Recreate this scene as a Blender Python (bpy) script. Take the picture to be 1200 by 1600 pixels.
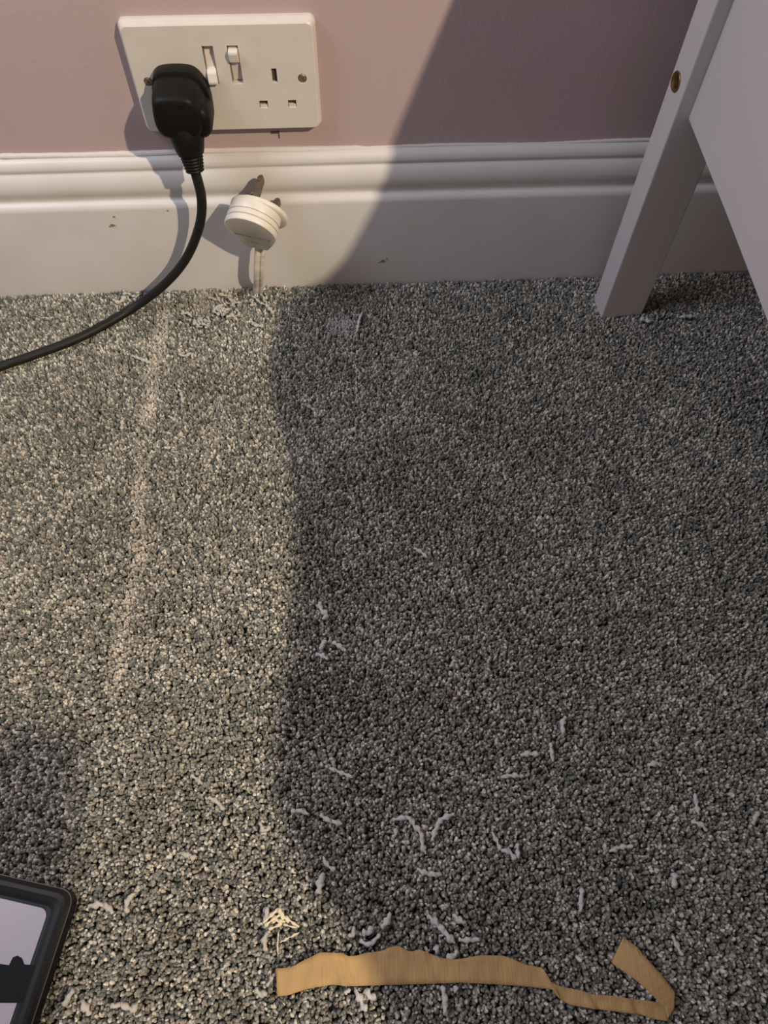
import bpy, bmesh, math, random
import numpy as np
from mathutils import Vector, Matrix

for o in list(bpy.data.objects): bpy.data.objects.remove(o)
S = bpy.context.scene
COL = S.collection
RNG = random.Random(7)

# ------------------------------------------------------------------ camera
CAM_A = Vector((0.9984, -0.0555, 0.0095)); CAM_B = Vector((0.0435, 0.868, 0.4946))
CAM_P = Vector((0.0890, -0.5994, 0.5510)); FPX = 1147.2
CAM_A.normalize(); CAM_B = (CAM_B - CAM_A * CAM_A.dot(CAM_B)).normalized()
CAM_D = CAM_B.cross(CAM_A)
cd = bpy.data.cameras.new('camera'); cam = bpy.data.objects.new('camera', cd); COL.objects.link(cam)
M = Matrix((CAM_A, CAM_B, -CAM_D)).transposed().to_4x4(); M.translation = CAM_P
cam.matrix_world = M
cd.sensor_fit = 'HORIZONTAL'; cd.sensor_width = 36; cd.lens = 36 * FPX / 1200; cd.clip_start = 0.01
S.camera = cam

# ------------------------------------------------------------------ light
LAMP = Vector((1.73, -2.0, 2.3))
S.view_settings.view_transform = 'Standard'; S.view_settings.look = 'None'
S.view_settings.gamma = 1; S.view_settings.use_curve_mapping = False
S.view_settings.exposure = 0.0
w = bpy.data.worlds.new('room_light'); S.world = w; w.use_nodes = True
w.node_tree.nodes['Background'].inputs[0].default_value = (0.88, 0.90, 1.0, 1)
w.node_tree.nodes['Background'].inputs[1].default_value = 0.16
ld = bpy.data.lights.new('ceiling_lamp', 'POINT'); ld.energy = 365; ld.color = (1.0, 0.83, 0.60)
ld.shadow_soft_size = 0.032
lo = bpy.data.objects.new('ceiling_lamp', ld); lo.location = LAMP; COL.objects.link(lo)
wd_ = bpy.data.lights.new('unseen_fill', 'AREA'); wd_.shape = 'RECTANGLE'; wd_.size = 0.5; wd_.size_y = 0.5; wd_.energy = 8.5; wd_.color = (0.84, 0.86, 1.0)  # added fill light, no window behind it; lifts the shaded side
wo = bpy.data.objects.new('unseen_fill', wd_); wo.location = (-0.70, -0.26, 1.15); COL.objects.link(wo)
wo.rotation_euler = (Vector((0.2, -0.2, 0.1)) - wo.location).to_track_quat('-Z', 'Y').to_euler()

# ------------------------------------------------------------------ helpers
def ray(u, v): return CAM_D + CAM_A * ((u - 600) / FPX) - CAM_B * ((v - 800) / FPX)
def onz(u, v, z=0.0085):
    r = ray(u, v); return CAM_P + r * ((z - CAM_P.z) / r.z)
def ony(u, v, y=0.0):
    r = ray(u, v); return CAM_P + r * ((y - CAM_P.y) / r.y)

def mat(name, col, rough=0.6, spec=0.3, metal=0.0, noise=None, bump=None, coat=0.0):
    m = bpy.data.materials.new(name); m.use_nodes = True; nt = m.node_tree; n = nt.nodes
    b = n['Principled BSDF']
    b.inputs['Base Color'].default_value = (*col, 1); b.inputs['Roughness'].default_value = rough
    b.inputs['Specular IOR Level'].default_value = spec; b.inputs['Metallic'].default_value = metal
    b.inputs['Coat Weight'].default_value = coat
    tc = n.new('ShaderNodeTexCoord')
    if noise:                                   # (scale, colour2, contrast)
        sc, c2, lo_, hi_ = noise
        t = n.new('ShaderNodeTexNoise'); t.inputs['Scale'].default_value = sc; t.inputs['Detail'].default_value = 5
        nt.links.new(tc.outputs['Object'], t.inputs['Vector'])
        r = n.new('ShaderNodeValToRGB'); r.color_ramp.elements[0].position = lo_; r.color_ramp.elements[1].position = hi_
        r.color_ramp.elements[0].color = (*col, 1); r.color_ramp.elements[1].color = (*c2, 1)
        nt.links.new(t.outputs['Fac'], r.inputs['Fac']); nt.links.new(r.outputs['Color'], b.inputs['Base Color'])
    if bump:                                    # (scale, strength, distance, stretch)
        sc, st, ds, sx = bump
        mp = n.new('ShaderNodeMapping'); mp.inputs['Scale'].default_value = sx
        nt.links.new(tc.outputs['Object'], mp.inputs['Vector'])
        t = n.new('ShaderNodeTexNoise'); t.inputs['Scale'].default_value = sc; t.inputs['Detail'].default_value = 4
        nt.links.new(mp.outputs['Vector'], t.inputs['Vector'])
        bp = n.new('ShaderNodeBump'); bp.inputs['Strength'].default_value = st; bp.inputs['Distance'].default_value = ds
        nt.links.new(t.outputs['Fac'], bp.inputs['Height']); nt.links.new(bp.outputs['Normal'], b.inputs['Normal'])
    return m

MAT = dict(
    wall=mat('pink_wall_paint', (0.475, 0.370, 0.370), 0.75, 0.25, noise=(9, (0.45, 0.345, 0.342), .35, .7), bump=(420, .25, .0006, (1, 1, 1))),
    gloss=mat('white_gloss_paint', (0.63, 0.605, 0.59), 0.38, 0.45, noise=(22, (0.585, 0.56, 0.53), .4, .75), bump=(60, .12, .0008, (.15, 1, 1))),
    caulk=mat('caulk_paint', (0.62, 0.58, 0.56), 0.6, 0.3, bump=(200, .4, .001, (1, 1, 1))),
    chip=mat('bare_chip', (0.24, 0.19, 0.16), 0.8, 0.1),
    socket=mat('ivory_socket_plastic', (0.66, 0.61, 0.555), 0.35, 0.5, noise=(60, (0.61, 0.565, 0.51), .45, .8)),
    switch=mat('switch_plastic', (0.72, 0.68, 0.63), 0.25, 0.5),
    well=mat('socket_well', (0.33, 0.295, 0.26), 0.6, 0.2),
    hole=mat('pin_hole_shutter', (0.09, 0.075, 0.06), 0.7, 0.2),
    grime=mat('switch_grime', (0.25, 0.17, 0.11), 0.8, 0.1),
    steel=mat('dull_screw_metal', (0.30, 0.25, 0.19), 0.45, 0.5, metal=0.7),
    black=mat('black_rubber', (0.006, 0.0058, 0.005), 0.5, 0.2, bump=(700, .15, .0002, (1, 1, 1))),
    blackcable=mat('black_cable_sheath', (0.012, 0.0118, 0.010), 0.5, 0.25),
    plug=mat('white_plug_plastic', (0.74, 0.70, 0.62), 0.4, 0.45, noise=(90, (0.66, 0.60, 0.50), .5, .85)),
    flex=mat('white_flex', (0.62, 0.58, 0.50), 0.5, 0.35, noise=(150, (0.40, 0.34, 0.26), .52, .72)),
    print=mat('faded_print', (0.04, 0.04, 0.045), 0.7, 0.2),
    pin=mat('tarnished_pin_metal', (0.20, 0.16, 0.125), 0.45, 0.5, metal=0.6, noise=(400, (0.13, 0.10, 0.08), .4, .7)),
    bed=mat('white_painted_wood', (0.55, 0.52, 0.52), 0.5, 0.35, noise=(7, (0.525, 0.495, 0.49), .35, .7), bump=(90, .12, .0004, (1, 1, .08))),
    brass=mat('antique_brass', (0.34, 0.22, 0.09), 0.35, 0.5, metal=0.9, noise=(300, (0.16, 0.10, 0.04), .4, .65)),
    brassdark=mat('brass_socket', (0.10, 0.06, 0.02), 0.5, 0.4, metal=0.6),
    cloth=mat('grey_bedding', (0.42, 0.40, 0.42), 0.9, 0.1, bump=(120, .3, .002, (1, 1, 1))),
    tape=mat('tan_crepe_tape', (0.46, 0.305, 0.135), 0.7, 0.2, noise=(60, (0.39, 0.26, 0.115), .35, .7), bump=(620, .9, .0007, (1, .12, 1))),
    case=mat('tablet_case_black', (0.011, 0.0105, 0.010), 0.45, 0.25),
    lip=mat('tablet_case_edge', (0.10, 0.095, 0.08), 0.35, 0.5),
    bezel=mat('tablet_bezel', (0.012, 0.012, 0.013), 0.15, 0.5),
    screen=mat('screen_painted_reflection', (0.46, 0.44, 0.475), 0.3, 0.3, noise=(25, (0.50, 0.44, 0.45), .4, .7)),  # pale tone is the ceiling's reflection painted into the colour
    painted_silhouette=mat('screen_silhouette_paint', (0.010, 0.010, 0.011), 0.5, 0.1),  # dark silhouette in the reflection, painted as plain black
    fluff=mat('grey_yarn', (0.52, 0.52, 0.50), 0.95, 0.05, bump=(900, .6, .0006, (1, 1, 1))),
    fluffw=mat('cream_yarn', (0.47, 0.445, 0.39), 0.95, 0.05, bump=(900, .6, .0006, (1, 1, 1))),
    scrap=mat('cream_paper_fibre', (0.72, 0.65, 0.49), 0.9, 0.05, bump=(700, .6, .0006, (1, 1, 1))),
    backing=mat('carpet_backing', (0.12, 0.115, 0.11), 1.0, 0.0, noise=(500, (0.25, 0.245, 0.235), .4, .6), bump=(450, 1.0, .004, (1, 1, 1))),
)

def link(name, me, m, parent=None, smooth=True, mods=None):
    if m is not None: me.materials.append(m)
    if smooth:
        for p in me.polygons: p.use_smooth = True
    o = bpy.data.objects.new(name, me); COL.objects.link(o)
    if parent: o.parent = parent
    return o
def from_bm(name, bm, m, parent=None, smooth=False):
    bmesh.ops.recalc_face_normals(bm, faces=bm.faces)
    me = bpy.data.meshes.new(name); bm.to_mesh(me); bm.free()
    return link(name, me, m, parent, smooth)
def tag(o, label, cat, group=None, kind=None):
    if label: o['label'] = label
    if cat: o['category'] = cat
    if group: o['group'] = group
    if kind: o['kind'] = kind
    return o
def empty(name, loc=(0, 0, 0), rz=0):
    o = bpy.data.objects.new(name, None); o.location = loc; o.rotation_euler = (0, 0, rz); o.empty_display_size = .01
    COL.objects.link(o); return o
def box(bm, x0, x1, y0, y1, z0, z1):
    vs = [bm.verts.new((x, y, z)) for x in (x0, x1) for y in (y0, y1) for z in (z0, z1)]
    for f in ((0, 1, 3, 2), (4, 6, 7, 5), (0, 4, 5, 1), (2, 3, 7, 6), (0, 2, 6, 4), (1, 5, 7, 3)): bm.faces.new([vs[i] for i in f])
    return vs
def bevel_mod(o, w_, seg=2, ang=35):
    b = o.modifiers.new('bevel', 'BEVEL'); b.width = w_; b.segments = seg; b.limit_method = 'ANGLE'; b.angle_limit = math.radians(ang)
    return o
def loft(bm, rings, cap0=True, cap1=True):
    R_ = [[bm.verts.new(p) for p in r] for r in rings]; n = len(rings[0])
    for a, b in zip(R_, R_[1:]):
        for i in range(n): bm.faces.new((a[i], a[(i + 1) % n], b[(i + 1) % n], b[i]))
    if cap0: bm.faces.new(R_[0][::-1])
    if cap1: bm.faces.new(R_[-1])
    return R_
def catmull(pts, step):
    P = [Vector(p) for p in pts]; P = [P[0] * 2 - P[1]] + P + [P[-1] * 2 - P[-2]]; out = []
    for i in range(1, len(P) - 2):
        n = max(2, int((P[i + 1] - P[i]).length / step))
        for k in range(n):
            t = k / n; a, b, c, d = P[i - 1:i + 3]
            out.append(0.5 * ((2 * b) + (c - a) * t + (2 * a - 5 * b + 4 * c - d) * t * t + (3 * b - a - 3 * c + d) * t ** 3))
    out.append(P[-2].copy()); return out
def sweep(bm, path, radf, nseg=12, twist=0.0, lobes=0, lob=0.0):
    rings = []; up = Vector((0, 0, 1)); n = len(path); nrm = None
    for i, p in enumerate(path):
        t = (path[min(i + 1, n - 1)] - path[max(i - 1, 0)]).normalized()
        if nrm is None:
            nrm = up.cross(t)
            if nrm.length < .1: nrm = Vector((1, 0, 0)).cross(t)
        nrm = (nrm - t * nrm.dot(t)).normalized(); bn = t.cross(nrm); r = radf(i / (n - 1), i)
        ring = []
        for k in range(nseg):
            a = 2 * math.pi * k / nseg; rr = r * (1 + lob * math.cos(lobes * (a - twist * i))) if lobes else r
            ring.append(p + nrm * math.cos(a) * rr + bn * math.sin(a) * rr)
        rings.append(ring)
    loft(bm, rings)
def smoothpoly(pts, n):
    """closed outline resampled with rounded corners (chaikin twice), n points"""
    P = [np.array(p, float) for p in pts]
    for _ in range(3):
        Q = []
        for i in range(len(P)):
            a, b = P[i], P[(i + 1) % len(P)]; Q += [a * .8 + b * .2, a * .2 + b * .8] if _ == 0 else [a * .75 + b * .25, a * .25 + b * .75]
        P = Q
    P = np.array(P + [P[0]]); d = np.r_[0, np.cumsum(np.linalg.norm(np.diff(P, axis=0), axis=1))]
    s = np.linspace(0, d[-1], n, endpoint=False)
    return [(float(np.interp(t, d, P[:, 0])), float(np.interp(t, d, P[:, 1]))) for t in s]

# ------------------------------------------------------------------ structure
bm = bmesh.new(); box(bm, -1.6, 3.6, -4.2, 0.0, -0.05, 0.0)
floor = tag(from_bm('floor', bm, MAT['backing']), None, None, kind='structure')
bm = bmesh.new(); box(bm, -1.6, 3.6, 0.0, 0.1, -0.05, 2.4)
wall = tag(from_bm('wall_back', bm, MAT['wall']), None, None, kind='structure')

bm = bmesh.new(); box(bm, -1.6, 3.6, -4.3, -4.2, -0.05, 2.4); tag(from_bm('wall_front', bm, MAT['wall']), None, None, kind='structure')
bm = bmesh.new(); box(bm, 3.6, 3.7, -4.3, 0.1, -0.05, 2.4); tag(from_bm('wall_right', bm, MAT['wall']), None, None, kind='structure')
prof = [(-.018, 0), (-.018, .1035), (-.0177, .1055), (-.0165, .1078), (-.0145, .1093), (-.0125, .1100), (-.0116, .1110), (-.0118, .1135),
        (-.0132, .1165), (-.0140, .1200), (-.0140, .1240), (-.0131, .1285), (-.0116, .1320), (-.0098, .1348), (-.0086, .1358), (-.0083, .1368),
        (-.0090, .1380), (-.0090, .1400), (-.0082, .1430), (-.0064, .1454), (-.0040, .1468), (0.0005, .1474), (0.0005, 0)]
bm = bmesh.new()
xs = [-1.6 + 3.8 * i / 60 for i in range(61)]
loft(bm, [[Vector((x, y, z + .0006 * math.sin(x * 9) * (z > .05))) for y, z in prof] for x in xs])
bb = tag(from_bm('baseboard_back', bm, MAT['gloss'], smooth=True), None, None, kind='structure')
bb.data.set_sharp_from_angle(angle=math.radians(50))
# caulk bead along the top edge
bm = bmesh.new(); rr = random.Random(3)
path = [Vector((-0.6 + .006 * i, -.0006, .1474 + .0005 * math.sin(i * .21) + rr.uniform(-.0002, .0002))) for i in range(230)]
sweep(bm, path, lambda t, i: .0013 + .0006 * math.sin(i * .13) ** 2 + (.0012 if 65 < i < 118 else 0), 8)
from_bm('caulk_bead', bm, MAT['caulk'], bb, True)
# small chips knocked out of the paint
def chip(u, v, s, y=-.0181):
    p = ony(u, v, y); bm = bmesh.new(); n = 9
    vs = [bm.verts.new(p + Vector((s * rr.uniform(.5, 1) * 1.4 * math.cos(6.283 * k / n), 0, s * rr.uniform(.5, 1) * math.sin(6.283 * k / n)))) for k in range(n)]
    f = bm.faces.new(vs); bmesh.ops.extrude_face_region(bm, geom=[f]);
    for q in vs: q.co.y -= .0003
    return from_bm('paint_chip', bm, MAT['chip'], bb)
for u, v, s in ((178, 339, .0012), (176, 352, .0022), (172, 354, .001), (598, 408, .0022), (604, 404, .001), (592, 410, .0009), (262, 329, .0009), (380, 455, .003)):
    chip(u, v, s)

# ------------------------------------------------------------------ carpet pile (uncountable tufts)
def worldgrid():
    r = np.random.default_rng(5); sp = .00180
    X, Y = np.meshgrid(np.arange(-.47, .66, sp), np.arange(-.76, -.0185, sp))
    X = X + (np.arange(X.shape[0])[:, None] % 2) * sp * .5
    X = X.ravel() + r.normal(0, sp * .26, X.size); Y = Y.ravel() + r.normal(0, sp * .26, Y.size)
    k = Y < -.019; return X[k], Y[k], r
def vnoise(X, Y, s, seed):
    r = np.random.default_rng(seed); g = r.random((64, 64)); u = X / s + 20; v = Y / s + 20
    i = np.floor(u).astype(int); j = np.floor(v).astype(int); fu = u - i; fv = v - j
    fu = fu * fu * (3 - 2 * fu); fv = fv * fv * (3 - 2 * fv); i %= 63; j %= 63
    return (g[i, j] * (1 - fu) + g[i + 1, j] * fu) * (1 - fv) + (g[i, j + 1] * (1 - fu) + g[i + 1, j + 1] * fu) * fv
X, Y, r = worldgrid(); N = len(X)
pal = np.array([(0.62, 0.61, 0.56), (0.33, 0.33, 0.30), (0.205, 0.216, 0.20), (0.13, 0.145, 0.135), (0.38, 0.35, 0.315)])
ci = r.choice(5, N, p=[.17, .27, .27, .18, .11]); colr = pal[ci] * r.uniform(.82, 1.18, (N, 1))
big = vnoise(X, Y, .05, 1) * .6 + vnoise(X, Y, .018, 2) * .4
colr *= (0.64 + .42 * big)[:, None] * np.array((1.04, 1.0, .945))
def seg_dist(X, Y, pts):
    D = np.full(X.shape, 9.)
    for a, b in zip(pts, pts[1:]):
        ax, ay, bx, by = a[0], a[1], b[0], b[1]; L = (bx - ax) ** 2 + (by - ay) ** 2
        t = np.clip(((X - ax) * (bx - ax) + (Y - ay) * (by - ay)) / L, 0, 1); D = np.minimum(D, np.hypot(X - ax - t * (bx - ax), Y - ay - t * (by - ay)))
    return D
streak = [onz(*p) for p in ((258, 480), (238, 590), (222, 690), (215, 860), (190, 980), (178, 1090))]
d = seg_dist(X, Y, streak); sw = np.clip(1.3 - d / .0085 - .5 * vnoise(X, Y, .012, 13), 0, 1) * np.clip(.1 + 1.1 * vnoise(X, Y, .016, 3), 0, 1)
dirt = np.array((0.66, 0.60, 0.51)) * r.uniform(.6, 1.15, (N, 1))
for (u, v, rad, c_, a_) in ((535, 507, .014, (.40, .39, .37), .9), (590, 495, .008, (.30, .17, .11), .35), (704, 1082, .006, (.36, .24, .25), .4), (232, 1110, .010, (.16, .14, .12), .5), (330, 470, .02, (.5, .45, .37), .4), (378, 456, .005, (.10, .07, .06), .8), (300, 1150, .03, (.24, .24, .20), .25), (250, 1200, .02, (.22, .21, .18), .3)):
    p = onz(u, v); m_ = np.clip(1.4 - np.hypot(X - p.x, Y - p.y) / rad, 0, 1) * a_
    colr = colr * (1 - m_[:, None]) + np.array(c_) * m_[:, None]
sw = sw * (r.random(N) < .8); colr = colr * (1 - sw[:, None]) + dirt * sw[:, None]
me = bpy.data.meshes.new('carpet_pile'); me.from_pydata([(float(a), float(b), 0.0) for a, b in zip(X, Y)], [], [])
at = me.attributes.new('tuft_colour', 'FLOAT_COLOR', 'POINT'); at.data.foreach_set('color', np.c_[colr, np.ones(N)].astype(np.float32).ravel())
lean = (vnoise(X, Y, .06, 8) - .5) * .9
rot = np.c_[r.normal(0, .28, N) + .25 * lean, r.normal(0, .28, N) + .25 * lean, r.uniform(0, 6.28, N)].astype(np.float32)
at = me.attributes.new('tuft_rotation', 'FLOAT_VECTOR', 'POINT'); at.data.foreach_set('vector', rot.ravel())
hs = (0.90 + .16 * vnoise(X, Y, .02, 9)); xy = r.uniform(.85, 1.3, N)
scl = np.c_[xy, xy, hs * r.uniform(.82, 1.16, N)].astype(np.float32)
at = me.attributes.new('tuft_scale', 'FLOAT_VECTOR', 'POINT'); at.data.foreach_set('vector', scl.ravel())
tm = bpy.data.materials.new('tuft_yarn'); tm.use_nodes = True; nt = tm.node_tree; b = nt.nodes['Principled BSDF']
an = nt.nodes.new('ShaderNodeAttribute'); an.attribute_type = 'INSTANCER'; an.attribute_name = 'tuft_colour'
nt.links.new(an.outputs['Color'], b.inputs['Base Color']); b.inputs['Roughness'].default_value = .9; b.inputs['Specular IOR Level'].default_value = .1
tufts = bpy.data.collections.new('tuft_shapes')
for k in range(4):
    q = random.Random(40 + k); bm = bmesh.new(); rings = []
    bx, by = q.uniform(-.0006, .0006), q.uniform(-.0006, .0006)
    for (h, rad) in ((0, .0009), (.0040, .00120), (.0062, .00118), (.0076, .00090), (.0084, .00045)):
        f = h / .0084; tw = h * 420
        rings.append([Vector((bx * f * f + rad * (1 + .22 * math.cos(2 * (a - tw))) * math.cos(a), by * f * f + rad * (1 + .22 * math.cos(2 * (a - tw))) * math.sin(a), h)) for a in [2 * math.pi * j / 6 + q.uniform(-.1, .1) for j in range(6)]])
    loft(bm, rings, cap0=False)
    tme = bpy.data.meshes.new('tuft'); bm.to_mesh(tme); bm.free(); tme.materials.append(tm)
    for p in tme.polygons: p.use_smooth = True
    tufts.objects.link(bpy.data.objects.new('tuft', tme))
pile = bpy.data.objects.new('carpet_pile', me); COL.objects.link(pile)
tag(pile, 'grey flecked short twist pile carpet covering the floor', 'carpet', kind='stuff')
ng = bpy.data.node_groups.new('pile', 'GeometryNodeTree')
ng.interface.new_socket('Geometry', in_out='INPUT', socket_type='NodeSocketGeometry')
ng.interface.new_socket('Geometry', in_out='OUTPUT', socket_type='NodeSocketGeometry')
gi = ng.nodes.new('NodeGroupInput'); go = ng.nodes.new('NodeGroupOutput')
ip = ng.nodes.new('GeometryNodeInstanceOnPoints'); cinf = ng.nodes.new('GeometryNodeCollectionInfo')
cinf.inputs['Collection'].default_value = tufts; cinf.inputs['Separate Children'].default_value = True; cinf.inputs['Reset Children'].default_value = True
ip.inputs['Pick Instance'].default_value = True
for nm, sock in (('tuft_rotation', 'Rotation'), ('tuft_scale', 'Scale')):
    na = ng.nodes.new('GeometryNodeInputNamedAttribute'); na.data_type = 'FLOAT_VECTOR'; na.inputs['Name'].default_value = nm
    ng.links.new(na.outputs['Attribute'], ip.inputs[sock])
ng.links.new(gi.outputs[0], ip.inputs['Points']); ng.links.new(cinf.outputs[0], ip.inputs['Instance']); ng.links.new(ip.outputs[0], go.inputs[0])
gm = pile.modifiers.new('pile', 'NODES'); gm.node_group = ng

# ------------------------------------------------------------------ double socket
SX, SZ, SY = -.0005, .2140, -.0095
sock = tag(empty('wall_socket', (SX, 0, SZ)), 'cream double wall socket with two rocker switches above the skirting board', 'socket')
def rrect(w_, h_, rad, y, n=5):
    out = []
    for cx, cz, a0 in ((w_ - rad, h_ - rad, 0), (-w_ + rad, h_ - rad, 90), (-w_ + rad, -h_ + rad, 180), (w_ - rad, -h_ + rad, 270)):
        for k in range(n + 1):
            a = math.radians(a0 + 90 * k / n); out.append(Vector((cx + rad * math.cos(a), y, cz + rad * math.sin(a))))
    return out
bm = bmesh.new()
loft(bm, [rrect(.0735, .0435, .005, 0), rrect(.0735, .0435, .005, -.0035), rrect(.0715, .0415, .0045, -.0088), rrect(.0706, .0406, .004, SY)])
bmesh.ops.recalc_face_normals(bm, faces=bm.faces)
pme = bpy.data.meshes.new('face_plate'); bm.to_mesh(pme); bm.free()
plate = link('face_plate', pme, MAT['socket'], None, False)
cut = bmesh.new()
def hole(x0, x1, z0, z1, dep=.006): box(cut, x0 - SX, x1 - SX, SY - .001, SY + dep, z0 - SZ, z1 - SZ)
HOLES = [(-.0142, -.0058, .2110, .2400), (.0047, .0131, .2110, .2400), (.0363, .0403, .2113, .2222),
         (.0235, .0303, .1908, .1968), (.0468, .0534, .1908, .1968)]
for h in HOLES: hole(*h)
def discring(cx, cz, rad, y, n=18): return [Vector((cx + rad * math.cos(2 * math.pi * k / n), y, cz + rad * math.sin(2 * math.pi * k / n))) for k in range(n)]
for sx in (-.0605, .0605): loft(cut, [discring(sx, 0, .0036, SY - .001), discring(sx, 0, .0036, SY + .003)])
bmesh.ops.recalc_face_normals(cut, faces=cut.faces)
cme = bpy.data.meshes.new('cut'); cut.to_mesh(cme); cut.free(); co = bpy.data.objects.new('cut', cme); COL.objects.link(co)
bo = plate.modifiers.new('cut', 'BOOLEAN'); bo.object = co; bo.operation = 'DIFFERENCE'; bo.solver = 'EXACT'
dg = bpy.context.evaluated_depsgraph_get(); nme = bpy.data.meshes.new_from_object(plate.evaluated_get(dg)); plate.modifiers.clear(); plate.data = nme
bpy.data.objects.remove(co)
plate.parent = sock; bevel_mod(plate, .0004, 2, 50)
for nme_, hs_, m_ in (('pin_shutter', HOLES[2:], 'hole'),):
    for x0, x1, z0, z1 in hs_:
        bm = bmesh.new(); box(bm, x0 - SX, x1 - SX, SY + .0028, SY + .0045, z0 - SZ, z1 - SZ); from_bm(nme_, bm, MAT[m_], sock)
for x0, x1, z0, z1 in HOLES[3:]:      # pale lower lip seen inside each lower hole
    bm = bmesh.new(); box(bm, x0 - SX + .0004, x1 - SX - .0004, SY + .0006, SY + .0028, z0 - SZ, z0 - SZ + .0022); from_bm('shutter_lip', bm, MAT['socket'], sock)
def rocker(x0, x1, up):
    # side profile (y,z): the knob end stands out, the other end sinks in
    z0, z1 = .2114 - SZ, .2396 - SZ; zm = (z0 + z1) / 2
    pr = [(-.0050, z0 + .0004), (-.0132, z0 + .0012), (-.0136, z0 + .0030), (-.0120, z0 + .0095), (-.0078, z0 + .0125), (-.0052, z1 - .0035), (-.0042, z1 - .001), (-.0036, z0 + .0004)]
    if up: pr = [(y, z1 + z0 - z) for y, z in pr][::-1]; pr = [(y, z - .0012) for y, z in pr]
    bm = bmesh.new(); loft(bm, [[Vector((x, y, z)) for y, z in pr] for x in (x0 - SX + .0006, x1 - SX - .0006)])
    o = from_bm('rocker_switch', bm, MAT['switch'], sock); bevel_mod(o, .0008, 3, 25)
    # grubby edges down the sides of the slot
    for xx in (x0 - SX + .0003, x1 - SX - .0003):
        bm = bmesh.new(); box(bm, xx - .0003, xx + .0003, SY + .0002, SY + .004, z0 + .001, z1 - .002); from_bm('grime_line', bm, MAT['grime'], sock)
rocker(*HOLES[0][:2], False); rocker(*HOLES[1][:2], True)
for sx in (-.0605, .0605):
    bm = bmesh.new(); loft(bm, [discring(sx, 0, .0033, SY + .0022), discring(sx, 0, .0033, SY + .0006), discring(sx, 0, .0026, SY + .0001)])
    sc = from_bm('screw', bm, MAT['steel'], sock)
    bm = bmesh.new(); vs = box(bm, -.0028, .0028, SY - .00005, SY + .0003, -.0004, .0004)
    bmesh.ops.rotate(bm, verts=vs, cent=(0, 0, 0), matrix=Matrix.Rotation(math.radians(50), 3, 'Y')); bmesh.ops.translate(bm, verts=vs, vec=(sx, 0, 0)); from_bm('screw_slot', bm, MAT['hole'], sc)
bm = bmesh.new(); p = ony(436, 209, -.0004); box(bm, p.x - .0003 - SX, p.x + .0003 - SX, -.0008, .0, p.z - .004 - SZ, p.z + .003 - SZ); box(bm, p.x - .007 - SX, p.x - SX, -.0007, .0, p.z + .0005 - SZ, p.z + .0020 - SZ)
from_bm('wall_crack', bm, MAT['hole'], wall)
bpy.data.objects['wall_crack'].location = (SX, 0, SZ)

# ------------------------------------------------------------------ black plug in the left socket
bp_ = tag(empty('black_plug', (-.036, SY, .205)), 'black moulded mains plug with thick black lead in the left of the wall socket', 'plug')
PX, PZ = -.036, .205
base = smoothpoly([(-.0175, .0235), (.0135, .0235), (.0215, .0105), (.0230, .002), (.0225, -.014), (.0165, -.0215), (-.0185, -.0215), (-.0235, -.012), (-.0225, .004)], 48)
front = smoothpoly([(-.0175, .0175), (.0105, .0175), (.0150, .0115), (.0165, .004), (.0170, -.010), (.0120, -.0165), (-.0150, -.0165), (-.0205, -.008), (-.0200, .004)], 48)
def ringxz(o2, y, s=1.0): return [Vector((x * s, y, z * s)) for x, z in o2]
def mixo(a, b, t): return [(p[0] * (1 - t) + q[0] * t, p[1] * (1 - t) + q[1] * t) for p, q in zip(a, b)]
bm = bmesh.new()
loft(bm, [ringxz(base, -.0003, .975), ringxz(base, -.0015, 1), ringxz(base, -.0105, 1), ringxz(base, -.0120, .985), ringxz(mixo(base, front, .35), -.0128, .97), ringxz(mixo(base, front, .4), -.0180, .98),
          ringxz(mixo(base, front, .7), -.0270, 1), ringxz(front, -.0330, .985), ringxz(front, -.0360, .93), ringxz(front, -.0372, .82)])
o = from_bm('plug_body', bm, MAT['black'], bp_, True); o.data.set_sharp_from_angle(angle=math.radians(48))
bm = bmesh.new()     # finger grip standing proud on the right flank
gp = smoothpoly([(-.007, .012), (.003, .0105), (.0062, .004), (.0058, -.009), (.000, -.014), (-.008, -.012)], 28)
loft(bm, [[Vector((.0165 + x, y, -.006 + z)) for x, z in [(a * s, b_ * s) for a, b_ in gp]] for y, s in ((-.004, 1.0), (-.006, 1.12), (-.026, 1.1), (-.030, .98), (-.0325, .75))])
from_bm('finger_grip', bm, MAT['black'], bp_, True)
bm = bmesh.new(); vs = box(bm, .0015, .0060, -.0378, -.0355, .0092, .0130); o = from_bm('fuse_flap', bm, MAT['black'], bp_); bevel_mod(o, .0004)
# shoulder, ribbed strain relief, cable
org = Vector((PX, SY, PZ))
ex0 = ony(292, 212, -.036); ex1 = ony(305, 268, -.044)
bm = bmesh.new(); pth = [ex0 + Vector((-.002, .012, .016)), ex0 + Vector((-.001, .006, .009)), ex0, ex0.lerp(ex1, .45), ex0.lerp(ex1, .5)]
pth = [p - org for p in catmull(pth, .002)]
sweep(bm, pth, lambda t, i: .0185 * (1 - t) + .0100 * t, 20); from_bm('plug_shoulder', bm, MAT['black'], bp_, True)
bm = bmesh.new(); npt = 40; pth = [ex0.lerp(ex1, .1 + .9 * k / npt) - org for k in range(npt + 1)]
sweep(bm, pth, lambda t, i: (.0108 - .0036 * t) * (1.05 if (i // 2) % 2 else .93), 16); from_bm('strain_relief', bm, MAT['black'], bp_, True)
d_ = (ex1 - ex0).normalized()
cab = [ex1 - d_ * .01, ex1, ony(315, 312, -.046), ony(311, 355, -.044), ony(290, 405, -.041), ony(255, 446, -.044), onz(205, 483, .0135), onz(130, 525, .0130), onz(50, 556, .0130), onz(-10, 577, .013), onz(-160, 640, .013), onz(-330, 760, .013)]
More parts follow.
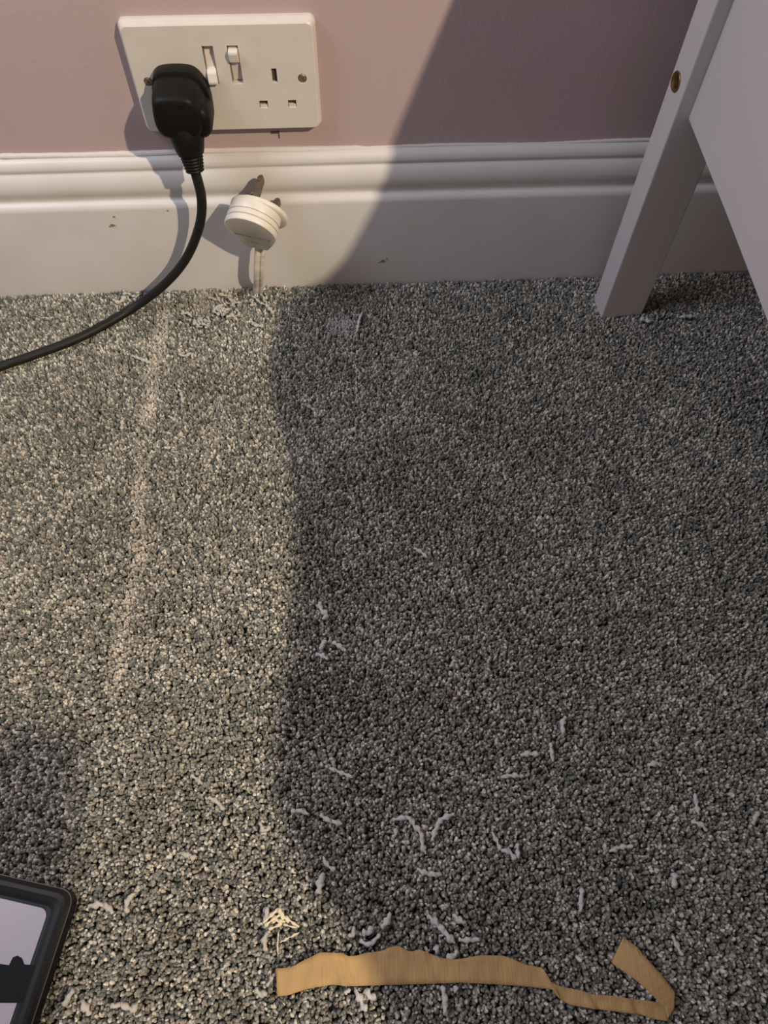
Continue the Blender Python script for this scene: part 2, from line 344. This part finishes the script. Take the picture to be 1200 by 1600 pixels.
bm = bmesh.new(); pth = [p - org for p in catmull(cab, .004)]
sweep(bm, pth, lambda t, i: .0042, 16); from_bm('cable', bm, MAT['blackcable'], bp_, True)

# ------------------------------------------------------------------ white plug held up by its stiff flex
VD = ray(395, 350).normalized()
ui = (CAM_B - VD * CAM_B.dot(VD)).normalized(); ri = VD.cross(ui).normalized()
tau = math.radians(24); ps = math.radians(17); phi = math.radians(21)
Zp = (math.cos(tau) * (ri * math.sin(ps) + ui * math.cos(ps)) + VD * math.sin(tau)).normalized()
X0 = ri * math.cos(ps) - ui * math.sin(ps); D0 = (VD * math.cos(tau) - (ri * math.sin(ps) + ui * math.cos(ps)) * math.sin(tau))
Xp = -(X0 * math.cos(phi) - D0 * math.sin(phi)); Xp = (Xp - Zp * Xp.dot(Zp)).normalized(); Yp = Zp.cross(Xp)
YC = -.058
Cp = ony(391, 364, YC)
MW = Matrix((Xp, Yp, Zp)).transposed().to_4x4(); MW.translation = Cp
wp = tag(empty('white_plug'), 'white round mains plug with tarnished pins, propped on its flex by the skirting', 'plug')
wp.matrix_world = MW
# outline: round on the earth side, narrowing to the flex
Rr = .0238; outl = []
for k in range(25):
    a = math.radians(-8 + 196 * k / 24); outl.append((Rr * math.cos(a), Rr * math.sin(a)))
outl += [(-.0212, -.0095), (-.0170, -.0175), (-.0118, -.0262), (-.0100, -.0288), (-.0085, -.0296), (.0085, -.0296), (.0105, -.0286), (.0125, -.0262), (.0176, -.0175), (.0216, -.0090)]
def rz(s, z, dx=0): return [Vector((x * s + dx, y * s, z)) for x, y in outl]
bm = bmesh.new()
loft(bm, [rz(.965, 0), rz(.99, .0006), rz(1.0, .0022), rz(1.0, .0050), rz(.972, .0055), rz(.972, .0061), rz(.99, .0066), rz(.985, .0105), rz(.967, .0108), rz(.967, .0113), rz(.978, .0118), rz(.965, .0205), rz(.94, .0222), rz(.90, .0228)])
o = from_bm('plug_cover', bm, MAT['plug'], wp, True); o.data.set_sharp_from_angle(angle=math.radians(40))
for zz in (.0057, .0110):
    bm = bmesh.new(); loft(bm, [rz(.984, zz), rz(.984, zz + .00035)], False, False); from_bm('seam', bm, MAT['grime'], wp, True)
bm = bmesh.new()     # wider pin-side flange, showing past the cover on the right
fl = [Vector((.0262 * math.cos(2 * math.pi * k / 40) - .0022, .0240 * math.sin(2 * math.pi * k / 40) - .0012, 0)) for k in range(40)]
loft(bm, [[v * s + Vector((0, 0, z)) for v in fl] for s, z in ((.90, .0185), (.98, .0190), (1, .0200), (1, .0222), (.98, .0230), (.92, .0234))])
from_bm('pin_flange', bm, MAT['plug'], wp, True)
def pin(x, y, w_, t_, ln_):
    bm = bmesh.new(); z0 = .0228
    loft(bm, [[Vector((x + a * w_ * s, y + b_ * t_ * s2, z)) for a, b_ in ((-.5, -.5), (.5, -.5), (.5, .5), (-.5, .5))] for z, s, s2 in ((z0, 1, 1), (z0 + ln_ - .004, 1, 1), (z0 + ln_ - .0015, .72, .7), (z0 + ln_, .35, .35))])
    return bevel_mod(from_bm('metal_pin', bm, MAT['pin'], wp), .0004, 2, 30)
pin(-.0005, .0125, .0048, .0080, .0250); pin(-.0125, -.0090, .0064, .0042, .0190); pin(.0100, -.0090, .0064, .0042, .0190)
bm = bmesh.new(); qq = random.Random(11)
for row, (y0, xa, xb) in enumerate(((-.0075, -.0165, .0165), (-.0172, -.0050, .0070))):
    x = xa
    while x < xb:
        wd = qq.uniform(.0003, .0011)
        if qq.random() < .86: box(bm, x, x + wd, y0 - qq.uniform(.0003, .0006), y0 + qq.uniform(.0002, .0006), -.00012, .0001)
        x += wd + qq.uniform(.0001, .0005)
from_bm('faded_lettering', bm, MAT['print'], wp)
# flex: from the narrow end straight down into the carpet edge
iw = MW.inverted()
e0 = MW @ Vector((0, -.0285, .0100)); 
fp = [MW @ Vector((0, -.0200, .0100)), e0, ony(405, 425, -.040), ony(404, 448, -.030), ony(403, 459, -.026)]
for side, rad in ((-1, .0030), (1, .0021)):
    bm = bmesh.new(); sh = Vector((.0024 * side, 0, 0)); sweep(bm, [iw @ (p + sh) for p in catmull(fp, .002)], lambda t, i, r_=rad: r_ * (1 + .05 * math.sin(i)), 12)
    from_bm('flex', bm, MAT['flex'], wp, True)

# ------------------------------------------------------------------ white bed with bolted leg and side rail
TH = math.radians(4.0)
bed = tag(empty('bed', (.3418, -.0772, 0), TH), 'white painted wooden bed frame at the right with square leg, brass bolt and side panel', 'bed')
def bbox(name, m_, x0, x1, y0, y1, z0, z1, bev=.0012, parent=None):
    bm = bmesh.new(); box(bm, x0, x1, y0, y1, z0, z1); o = from_bm(name, bm, MAT[m_], parent or bed); bevel_mod(o, bev, 2); return o
leg = bbox('leg', 'bed', 0, .0426, 0, .026, .006, .37)
bbox('leg', 'bed', 0, .0426, -1.88, -1.854, .006, .37); bbox('leg', 'bed', .90, .9426, 0, .026, .006, .37); bbox('leg', 'bed', .90, .9426, -1.88, -1.854, .006, .37)
bm = bmesh.new(); pr = [(.0, .2152), (-.10, .2035), (-.1922, .1911), (-.42, .165), (-1.2, .160), (-1.854, .160), (-1.854, .37), (.0, .37)]
loft(bm, [[Vector((x, y, z)) for y, z in pr] for x in (.0112, .030)]); o = from_bm('side_panel', bm, MAT['bed'], bed); bevel_mod(o, .0014, 3)
bbox('side_panel', 'bed', .913, .931, -1.854, .0, .20, .37); bbox('head_panel', 'bed', .0430, .90, .004, .022, .24, .37); bbox('foot_panel', 'bed', .0430, .90, -1.876, -1.858, .20, .37)
bbox('slat_base', 'bed', .031, .912, -1.85, -.002, .335, .355)
bm = bmesh.new(); BY, BZ = .0158, .2352     # bolt in the left face of the leg
def dyz(rad, x, n=24): return [Vector((x, BY + rad * math.cos(2 * math.pi * k / n), BZ + rad * math.sin(2 * math.pi * k / n))) for k in range(n)]
loft(bm, [dyz(.0072, .0004), dyz(.0072, -.0005), dyz(.0066, -.0011), dyz(.0056, -.0007), dyz(.0052, -.0002)]); blt = from_bm('bolt', bm, MAT['brass'], leg, True)
bm = bmesh.new(); vs = box(bm, -.0009, .0, BY - .0042, BY + .0042, BZ - .0010, BZ + .0010); bmesh.ops.rotate(bm, verts=vs, cent=(0, BY, BZ), matrix=Matrix.Rotation(math.radians(35), 3, 'X')); from_bm('bolt_slot', bm, MAT['brassdark'], leg)
o = bbox('mattress', 'cloth', .012, .93, -1.86, .02, .380, .43, .02, None)
o.parent = None; o.location = bed.location; o.rotation_euler = bed.rotation_euler; tag(o, 'grey mattress lying in the white bed frame', 'mattress')
# unseen throw, added with an outline shaped to cast the long shadow edge
HZ = .445
def back(P): t = (HZ - P.z) / (LAMP.z - P.z); return P + (LAMP - P) * t
edge = [ony(742, -90), ony(706, 0), ony(655, 120), ony(608, 232), ony(596, 300, -.018), ony(572, 345, -.018), ony(538, 405, -.018)]
edge += [onz(*p, .008) for p in ((500, 440), (440, 470), (425, 530), (423, 600), (440, 690), (456, 780), (460, 900), (454, 1020), (428, 1130), (420, 1220), (448, 1300), (490, 1390), (545, 1460), (580, 1530), (610, 1600), (640, 1800))]
E2 = [back(p) for p in edge]
far = [Vector((1.25, E2[-1].y - .3, HZ)), Vector((1.25, E2[0].y, HZ))]
ol = E2 + [Vector((E2[-1].x, E2[-1].y - .3, HZ))] + far
bm = bmesh.new(); loft(bm, [[Vector((p.x, p.y, HZ - .012)) for p in ol], [Vector((p.x, p.y, HZ)) for p in ol]])
bmesh.ops.triangulate(bm, faces=[f for f in bm.faces if len(f.verts) > 4])
tag(from_bm('shadow_throw', bm, MAT['cloth']), 'unseen grey throw on the white bed, outline shaped to cast the shadow edge', 'blanket')

# ------------------------------------------------------------------ tan tape strip
def ribbon(name, tops, bots, zf, parent=None, nu=120, nv=6):
    def res(P, n):
        P = np.array([tuple(p) for p in P]); d = np.r_[0, np.cumsum(np.linalg.norm(np.diff(P, axis=0), axis=1))]; s = np.linspace(0, d[-1], n)
        return [(np.interp(t, d, P[:, 0]), np.interp(t, d, P[:, 1])) for t in s]
    A = res(tops, nu); B = res(bots, nu); bm = bmesh.new(); G = []
    for layer in (0, 1):
        g = []
        for i in range(nu):
            row = []
            for j in range(nv):
                t = j / (nv - 1); u = A[i][0] * (1 - t) + B[i][0] * t; v = A[i][1] * (1 - t) + B[i][1] * t
                p = onz(u, v, .0098); row.append(bm.verts.new((p.x, p.y, zf(i / (nu - 1), t) + .0013 - (.0005 if layer else 0))))
            g.append(row)
        G.append(g)
    for L_ in (0, 1):
        for i in range(nu - 1):
            for j in range(nv - 1):
                q = [G[L_][i][j], G[L_][i + 1][j], G[L_][i + 1][j + 1], G[L_][i][j + 1]]; bm.faces.new(q if L_ == 0 else q[::-1])
    for i in range(nu - 1):
        for j in (0, nv - 1): bm.faces.new((G[0][i][j], G[0][i + 1][j], G[1][i + 1][j], G[1][i][j]))
    for j in range(nv - 1):
        for i in (0, nu - 1): bm.faces.new((G[0][i][j], G[0][i][j + 1], G[1][i][j + 1], G[1][i][j]))
    return from_bm(name, bm, MAT['tape'], parent, True)
tops = [(431, 1513), (450, 1512), (462, 1508), (466, 1505), (480, 1498), (500, 1488), (515, 1488), (535, 1489), (545, 1494), (557, 1493), (575, 1488), (590, 1487), (598, 1485), (610, 1479), (624, 1478), (637, 1486), (645, 1486), (655, 1483), (668, 1488), (685, 1496), (705, 1499), (718, 1498), (730, 1496), (750, 1492), (785, 1493), (800, 1498), (820, 1507), (848, 1512), (858, 1533), (875, 1541), (900, 1546), (925, 1553), (960, 1556), (985, 1560), (1030, 1566), (1046, 1560)]
bots = [(434, 1557), (450, 1555), (480, 1545), (520, 1538), (545, 1541), (600, 1539), (670, 1537), (720, 1535), (778, 1538), (820, 1541), (862, 1546), (872, 1560), (890, 1570), (925, 1576), (960, 1580), (1000, 1585), (1020, 1592), (1044, 1596)]
def cre(s, pts): return sum(h * math.exp(-((s - c) / w_) ** 2) for c, w_, h in pts)
creases = [(.16, .008, .0016), (.175, .006, -.0014), (.385, .005, .0010), (.395, .005, -.0008), (.66, .02, -.0008), (.705, .012, .0022), (.80, .010, .0012), (.815, .008, -.0012), (.90, .012, .0012), (.915, .008, -.001)]
tp = ribbon('masking_tape', tops, bots, lambda s, t: .0100 + .0007 * math.sin(s * 17) + .0003 * math.sin(s * 140 + t * 3) + cre(s - .02 * (t - .5), creases) + .0012 * (t < .1))
tag(tp, 'torn strip of tan crepe masking tape on the carpet, folded back at its right end', 'tape')
ft = [(971, 1464), (981, 1472), (992, 1480), (1000, 1492), (1009, 1502), (1030, 1526), (1049, 1549), (1050, 1575)]
fb = [(953, 1503), (957, 1508), (970, 1517), (988, 1530), (1010, 1549), (1026, 1566), (1034, 1574), (1040, 1590)]
ribbon('folded_end', ft, fb, lambda s, t: .0125 + .0040 * math.sin(s * 3.1) * (1 - .4 * t) + .0001 * math.sin(s * 60 + 4 * t), tp, 60)

# ------------------------------------------------------------------ tablet in its case, bottom left
tb = tag(empty('tablet'), 'black framed tablet with painted screen reflection lying on the carpet in the bottom left corner', 'tablet')
ZT = .020
k0 = onz(118, 1393, ZT); eR = (onz(55, 1600, ZT) - onz(117, 1410, ZT)).normalized(); eT = (onz(0, 1365, ZT) - onz(100, 1388, ZT)).normalized()
def corner(inset, rad, z, LR=.30, LT=.22, n=8):
    c = k0 + eR * inset + eT * inset; P = []
    a = c + eR * rad; b_ = c + eT * rad
    far1 = c + eR * (LR - 2 * inset); far2 = c + eT * (LT - 2 * inset); far3 = far1 + eT * (LT - 2 * inset)
    P.append(far1)
    for i in range(n + 1):
        t = i / n; P.append(a * (1 - t) ** 2 + c * 2 * t * (1 - t) + b_ * t * t)
    P += [far2, far3]
    return [Vector((p.x, p.y, z)) for p in P]
bm = bmesh.new()
loft(bm, [corner(.001, .010, .007), corner(0, .010, .010), corner(0, .010, .0185), corner(.0008, .0095, ZT)], cap1=True); from_bm('case', bm, MAT['case'], tb)
def frame(name, m_, rings):
    bm = bmesh.new(); R_ = loft(bm, rings, False, False); return from_bm(name, bm, MAT[m_], tb, False)
frame('case_edge', 'lip', [corner(-.0001, .010, .0196), corner(-.0001, .010, .0202), corner(.0003, .0098, .0203), corner(.0005, .0095, .0200)])
frame('bezel', 'case', [corner(.0005, .0095, .0199), corner(.003, .0085, .0212), corner(.0055, .0075, .0216), corner(.0085, .0065, .0210), corner(.0110, .005, .0203), corner(.0150, .005, .0201)])
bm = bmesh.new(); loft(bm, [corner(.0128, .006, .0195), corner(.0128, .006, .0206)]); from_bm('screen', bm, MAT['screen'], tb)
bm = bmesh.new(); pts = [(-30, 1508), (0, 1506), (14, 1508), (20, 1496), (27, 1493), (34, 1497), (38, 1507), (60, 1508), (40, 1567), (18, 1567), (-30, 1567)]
loft(bm, [[onz(u, v, z) for u, v in pts] for z in (.0206, .0209)]); from_bm('reflected_silhouette', bm, MAT['painted_silhouette'], tb)  # reflected silhouette laid on the screen as a flat painted shape

# ------------------------------------------------------------------ carpet fibre snippets, each a thing of its own
def yarn(label, pts, wd=.0015, m_='fluff', name='yarn_scrap', cat='yarn', group=None):
    wd *= 1.1; z = .0094 + wd * .7; P = [onz(u, v, z + RNG.uniform(-.0004, .0010)) for u, v in pts]; P = catmull(P, .0009)
    P = [p + Vector((RNG.uniform(-1, 1), RNG.uniform(-1, 1), RNG.uniform(-1, 1))) * .00024 for p in P]
    bm = bmesh.new(); ph = RNG.random() * 6
    sweep(bm, P, lambda t, i: wd * (.82 + .22 * math.sin(i * .9 + ph)) * min(1, .45 + 5 * min(t, 1 - t)), 8, .62, 2, .30)
    return tag(from_bm(name, bm, MAT[m_], None, True), label, cat, group)
SN = 'loose carpet yarn scraps'
Y_ = [
 ('slightly wavy grey yarn scrap, highest of those left of the long hooked one', [(515, 1200), (530, 1206), (552, 1215)], .0014),
 ('short arched grey yarn scrap at the shadow edge, left of a longer sloping one', [(455, 1268), (470, 1267), (483, 1273)], .0016),
 ('grey yarn scrap sloping down right, just right of the short arched one', [(500, 1272), (515, 1282), (535, 1288)], .0016),
 ('longest grey yarn scrap, hooked at its top left and hanging down', [(613, 1281), (638, 1278), (648, 1291), (658, 1302), (660, 1320), (666, 1335)], .0017),
 ('grey yarn scrap with a thick frayed upper end, right of the long hooked one', [(675, 1314), (682, 1294), (690, 1280), (710, 1272)], .0018),
 ('tiny grey yarn stub under the left end of the long hooked scrap', [(613, 1308), (618, 1304), (619, 1294)], .0014),
 ('faint short grey yarn scrap just above the fuzzy tuft at the shadow edge', [(505, 1338), (512, 1352), (524, 1360)], .0014),
 ('fuzzy upright tuft of pale fibre at the shadow edge above the cream fibre bundle', [(498, 1396), (500, 1380), (506, 1364)], .0026),
 ('pale grey yarn scrap lying nearly level below the long hooked one', [(652, 1358), (668, 1365), (690, 1367)], .0017),
 ('slanting grey yarn scrap forming the left stroke of a small zigzag', [(768, 1300), (776, 1313), (782, 1328)], .0013),
 ('thick grey yarn scrap forming the middle of the small zigzag', [(783, 1328), (795, 1331), (806, 1343)], .0017),
 ('short upright grey yarn scrap at the right of the small zigzag', [(808, 1318), (810, 1342)], .0014),
 ('level grey yarn scrap below left of the paler level one, right of centre', [(783, 1214), (800, 1212), (818, 1213)], .0015),
 ('level pale grey yarn scrap just left of an upright one, right of centre', [(813, 1180), (828, 1178), (842, 1179)], .0018),
 ('upright grey yarn scrap just right of a level pale one', [(860, 1160), (862, 1175), (864, 1190)], .0015),
 ('grey yarn scrap with a blob at its top, highest of the scraps right of centre', [(884, 1119), (879, 1131), (881, 1147)], .0018),
 ('small level grey yarn scrap alone at the right, below the bed panel', [(1012, 1196), (1024, 1193), (1034, 1195)], .0018),
 ('grey yarn scrap tilted slightly upward to the right, lying alone right of the zigzag', [(952, 1330), (970, 1324), (990, 1322)], .0015),
 ('dim curved grey yarn scrap hanging near the right side of the carpet', [(1086, 1240), (1089, 1262), (1092, 1273)], .0016),
 ('grey yarn scrap sloping down right, beneath the dim curved one at the right', [(1080, 1283), (1095, 1288), (1105, 1299)], .0016),
 ('short fuzzy upright scrap at the right, above the gap between tape ends', [(1054, 1364), (1053, 1388)], .0020),
 ('upright grey yarn scrap above the narrow part of the tape', [(909, 1388), (907, 1425)], .0017),
 ('grey yarn scrap with a round head and hooked foot in the middle of the shadow', [(499, 940), (502, 952), (511, 961), (504, 968)], .0020),
 ('pointed grey yarn scrap sloping down right, below the round-headed one', [(520, 1003), (530, 1009), (541, 1018)], .0018),
 ('short grey yarn scrap lowest of the three beneath the round-headed one', [(493, 1022), (503, 1024), (513, 1030)], .0018),
 ('soft upright tuft between the two scraps beneath the round-headed one', [(508, 1000), (501, 1016)], .0020),
 ('lone grey yarn scrap sloping down right in the middle of the shadowed carpet', [(646, 856), (658, 862), (668, 872)], .0014),
 ('upright pale yarn scrap on the lit carpet below the plug, right of the bright streak', [(283, 612), (286, 630)], .0016),
 ('pale yarn scrap lying across the bright streak near its top', [(205, 555), (220, 561), (234, 567)], .0016),
 ('bent pale yarn scrap with a drooping right end, below the frayed clumps', [(278, 553), (289, 556), (299, 552), (301, 561)], .0014),
 ('pale yarn stub sloping down right, below the white flex', [(415, 475), (421, 482), (428, 490)], .0018),
 ('pale yarn stub lying level right of the frayed clumps, nearest the shadow edge', [(393, 506), (404, 509), (412, 508)], .0017),
 ('pale yarn stub left of the frayed clumps, close to the black cable', [(283, 490), (293, 489), (300, 495)], .0016),
 ('small upright pale yarn scrap left of the bright streak halfway up', [(192, 655), (190, 672)], .0015),
 ('short pale yarn scrap lying level on the lit carpet up and right of the tablet', [(283, 1334), (294, 1336), (305, 1341)], .0018),
 ('pale yarn scrap sloping down right on the lit carpet, left of the shadow edge', [(325, 1245), (338, 1252), (350, 1265)], .0016),
 ('thin pale yarn scrap, highest of the three on the lower lit carpet', [(298, 1212), (305, 1215), (314, 1224)], .0014),
 ('tiny upright pale yarn scrap beneath the sloping one on the lit carpet', [(353, 1277), (351, 1291)], .0014),
 ('hooked upright pale yarn scrap right of the tablet corner', [(198, 1426), (199, 1408), (211, 1395)], .0018),
 ('arched pale yarn scrap nearest the tablet corner', [(138, 1416), (155, 1413), (168, 1417), (177, 1428)], .0020),
 ('curled pale yarn scrap at the shadow edge, left of the short arched one', [(405, 1285), (414, 1298), (422, 1291)], .0018),
 ('knotted grey yarn scrap rising to the right above the highest bump of the tape', [(596, 1450), (604, 1440), (610, 1427)], .0020),
 ('blobby grey yarn scrap lying level left of the knotted rising one', [(566, 1458), (575, 1457), (583, 1449)], .0022),
 ('curled grey yarn scrap just above the tape beneath the blobby one', [(562, 1470), (578, 1475), (590, 1464), (593, 1458)], .0015),
 ('small faint hooked grey scrap right of the cream fibre bundle', [(545, 1460), (552, 1462), (553, 1447)], .0013),
 ('long grey yarn scrap running down right toward the tape, right of its highest bump', [(668, 1430), (685, 1445), (698, 1460), (711, 1474)], .0020),
 ('level wavy grey yarn scrap at the foot of the long sloping one above the tape', [(716, 1468), (733, 1469), (750, 1468)], .0016),
 ('short fat grey stub touching the tape, below the long sloping scrap', [(680, 1478), (685, 1490)], .0021),
 ('curled grey yarn scrap resting against the upper edge of the tape', [(697, 1495), (711, 1493), (714, 1484)], .0020),
 ('dim grey yarn scrap above the level wavy one', [(708, 1428), (717, 1437), (728, 1442)], .0018),
 ('pale yarn scrap sticking out below the tape and pointing down right', [(555, 1546), (563, 1562), (571, 1580)], .0020),
 ('pale stub half under the tape, leftmost of the bits there', [(538, 1553), (547, 1545)], .0018),
 ('fat pale stub below the tape, right of the one pointing down right', [(572, 1546), (578, 1556), (588, 1558)], .0022),
 ('upright grey yarn scrap hanging straight down below the middle of the tape', [(692, 1541), (695, 1562), (696, 1586)], .0019),
 ('short upright grey stub next to the scrap hanging below the middle of the tape', [(712, 1540), (711, 1552)], .0016),
 ('pale curved scrap left of the blunt end of the tape', [(398, 1546), (408, 1553), (418, 1551)], .0019),
 ('thin pale curl just above the scrap left of the blunt tape end', [(416, 1541), (422, 1534), (424, 1525)], .0012),
 ('pale yarn scrap rising to the right, beside the lower edge of the tablet', [(100, 1573), (107, 1558), (116, 1546)], .0018),
 ('thick pale yarn scrap sloping down right, below the tablet corner', [(128, 1562), (133, 1573), (141, 1586)], .0022),
 ('pale yarn scrap lying level with an upturned right end at the bottom left', [(172, 1573), (190, 1570), (206, 1577), (215, 1568)], .0017),
 ('thin straight grey scrap sloping down right beyond the folded end of the tape', [(1050, 1462), (1058, 1477), (1066, 1493)], .0014),
 ('short pale scrap on the carpet at the foot of the bed leg', [(1000, 499), (1008, 500), (1016, 503)], .0020),
 ('faint pale scrap in the dark under the bed, right of the leg', [(1062, 496), (1072, 494), (1082, 495)], .0018),
 ('thin upright pale scrap beside the pale worn spot near the skirting board', [(566, 488), (562, 498), (558, 518)], .0014),
 ('short pale scrap sloping left among dim fibres below the bed leg at far right', [(1186, 1268), (1180, 1278), (1176, 1288)], .0016),
 ('pale stub on the carpet right under the cable', [(176, 468), (186, 472), (196, 466)], .0018),
]
for lab, pts, wd in Y_:
    yarn(lab, pts, wd, 'fluffw' if pts[0][0] < 425 else 'fluff', group=SN)
# frayed clumps of torn-up pile near the flex
def clump(label, u, v, sp, n, wd, m_='fluffw', ln=13):
    bm = bmesh.new(); q = random.Random(int(u * 7 + v))
    for k in range(n):
        a = q.uniform(-.9, 1.3); cx, cy = u + q.uniform(-sp, sp), v + q.uniform(-sp * .6, sp * .6); L = q.uniform(.5, 1) * ln
        z = .0095 + q.uniform(0, .0035)
        P = [onz(cx - L / 2 * math.cos(a), cy - L / 2 * math.sin(a), z), onz(cx + q.uniform(-2, 2), cy + q.uniform(-2, 2), z + .001), onz(cx + L / 2 * math.cos(a + .3), cy + L / 2 * math.sin(a + .3), z)]
        sweep(bm, catmull(P, .001), lambda t, i: wd * (.8 + .3 * math.sin(i)) * min(1, .4 + 4 * min(t, 1 - t)), 6, .5, 2, .2)
    return tag(from_bm('fibre_clump', bm, MAT[m_], None, True), label, 'fibre')
clump('biggest frayed clump of pulled-up pale pile below the white plug shadow', 316, 505, 12, 14, .0014)
clump('frayed clump of pale pile nearest the white flex, up and right of the biggest clump', 343, 484, 10, 12, .0014, ln=18)
clump('frayed clump of pale pile right of the other two, below the foot of the flex', 366, 494, 10, 10, .0014, ln=14)
clump('low ridge of loose pale pile against the skirting left of the flex foot', 350, 464, 20, 12, .0012, ln=16)
clump('small loose knot of pale pile where the lit carpet meets the shadow by the skirting', 405, 470, 12, 6, .0012, ln=14)
clump('pale fuzz at the foot of the lit skirting under the cable', 205, 463, 14, 8, .0012, ln=12)
# cream frayed bundle and the two hair-thin slivers beside it
sc = bmesh.new(); q = random.Random(9)
for (a, b_, wd) in (((412, 1443), (436, 1420), .0013), ((414, 1447), (440, 1428), .0011), ((436, 1419), (443, 1436), .0015), ((438, 1424), (452, 1440), .0013), ((446, 1432), (467, 1448), .0010), ((424, 1440), (446, 1440), .0012), ((420, 1452), (440, 1442), .0010), ((428, 1432), (440, 1444), .0012), ((442, 1444), (464, 1449), .0007)):
    z = .0105 + q.uniform(0, .002); P = [onz(*a, z), onz((a[0] + b_[0]) / 2 + q.uniform(-2, 2), (a[1] + b_[1]) / 2 + q.uniform(-2, 2), z + .0012), onz(*b_, z)]
    sweep(sc, catmull(P, .001), lambda t, i, w_=wd: w_ * (.8 + .3 * math.sin(i * 1.3)), 6, .4, 2, .2)
tag(from_bm('fibre_bundle', sc, MAT['scrap'], None, True), 'bright cream frayed bundle of torn fibre up and left of the tape', 'fibre')
yarn('hair-thin cream sliver standing upright just below the cream bundle', [(435, 1457), (434, 1474), (434, 1491)], .0005, 'scrap', 'fibre_sliver', 'fibre')
yarn('hair-thin cream sliver slanting up right below the cream bundle', [(437, 1473), (452, 1465), (468, 1457)], .0006, 'scrap', 'fibre_sliver', 'fibre')
yarn('soft dim tuft left of the cream bundle', [(414, 1418), (418, 1428), (413, 1438)], .0020, 'fluffw', group=SN)
yarn('loose pale strand trailing down below the left of the cream bundle', [(418, 1456), (413, 1470), (416, 1486)], .0018, 'fluffw', group=SN)

# ------------------------------------------------------------------ unseen chest added behind the camera to cast shade
dr = tag(empty('shadow_chest', (0, -0.955, 0)), 'unseen white chest added behind the viewpoint to cast a shadow', 'chest')
def dbox(name, *b_, parent=None):
    bm = bmesh.new(); box(bm, *b_); o = from_bm(name, bm, MAT['bed'], parent or dr); bevel_mod(o, .003, 2); return o
dbox('shadow_chest_top', -.62, .47, -.50, 0, .73, .75); dbox('shadow_chest_body', -.58, .15, -.48, -.08, .05, .73)
for z in (.09, .31, .53):
    d0 = dbox('shadow_chest_drawer', -.56, .13, -.08, -.062, z, z + .19); dbox('shadow_chest_knob', -.235, -.205, -.062, -.04, z + .08, z + .11, parent=d0)
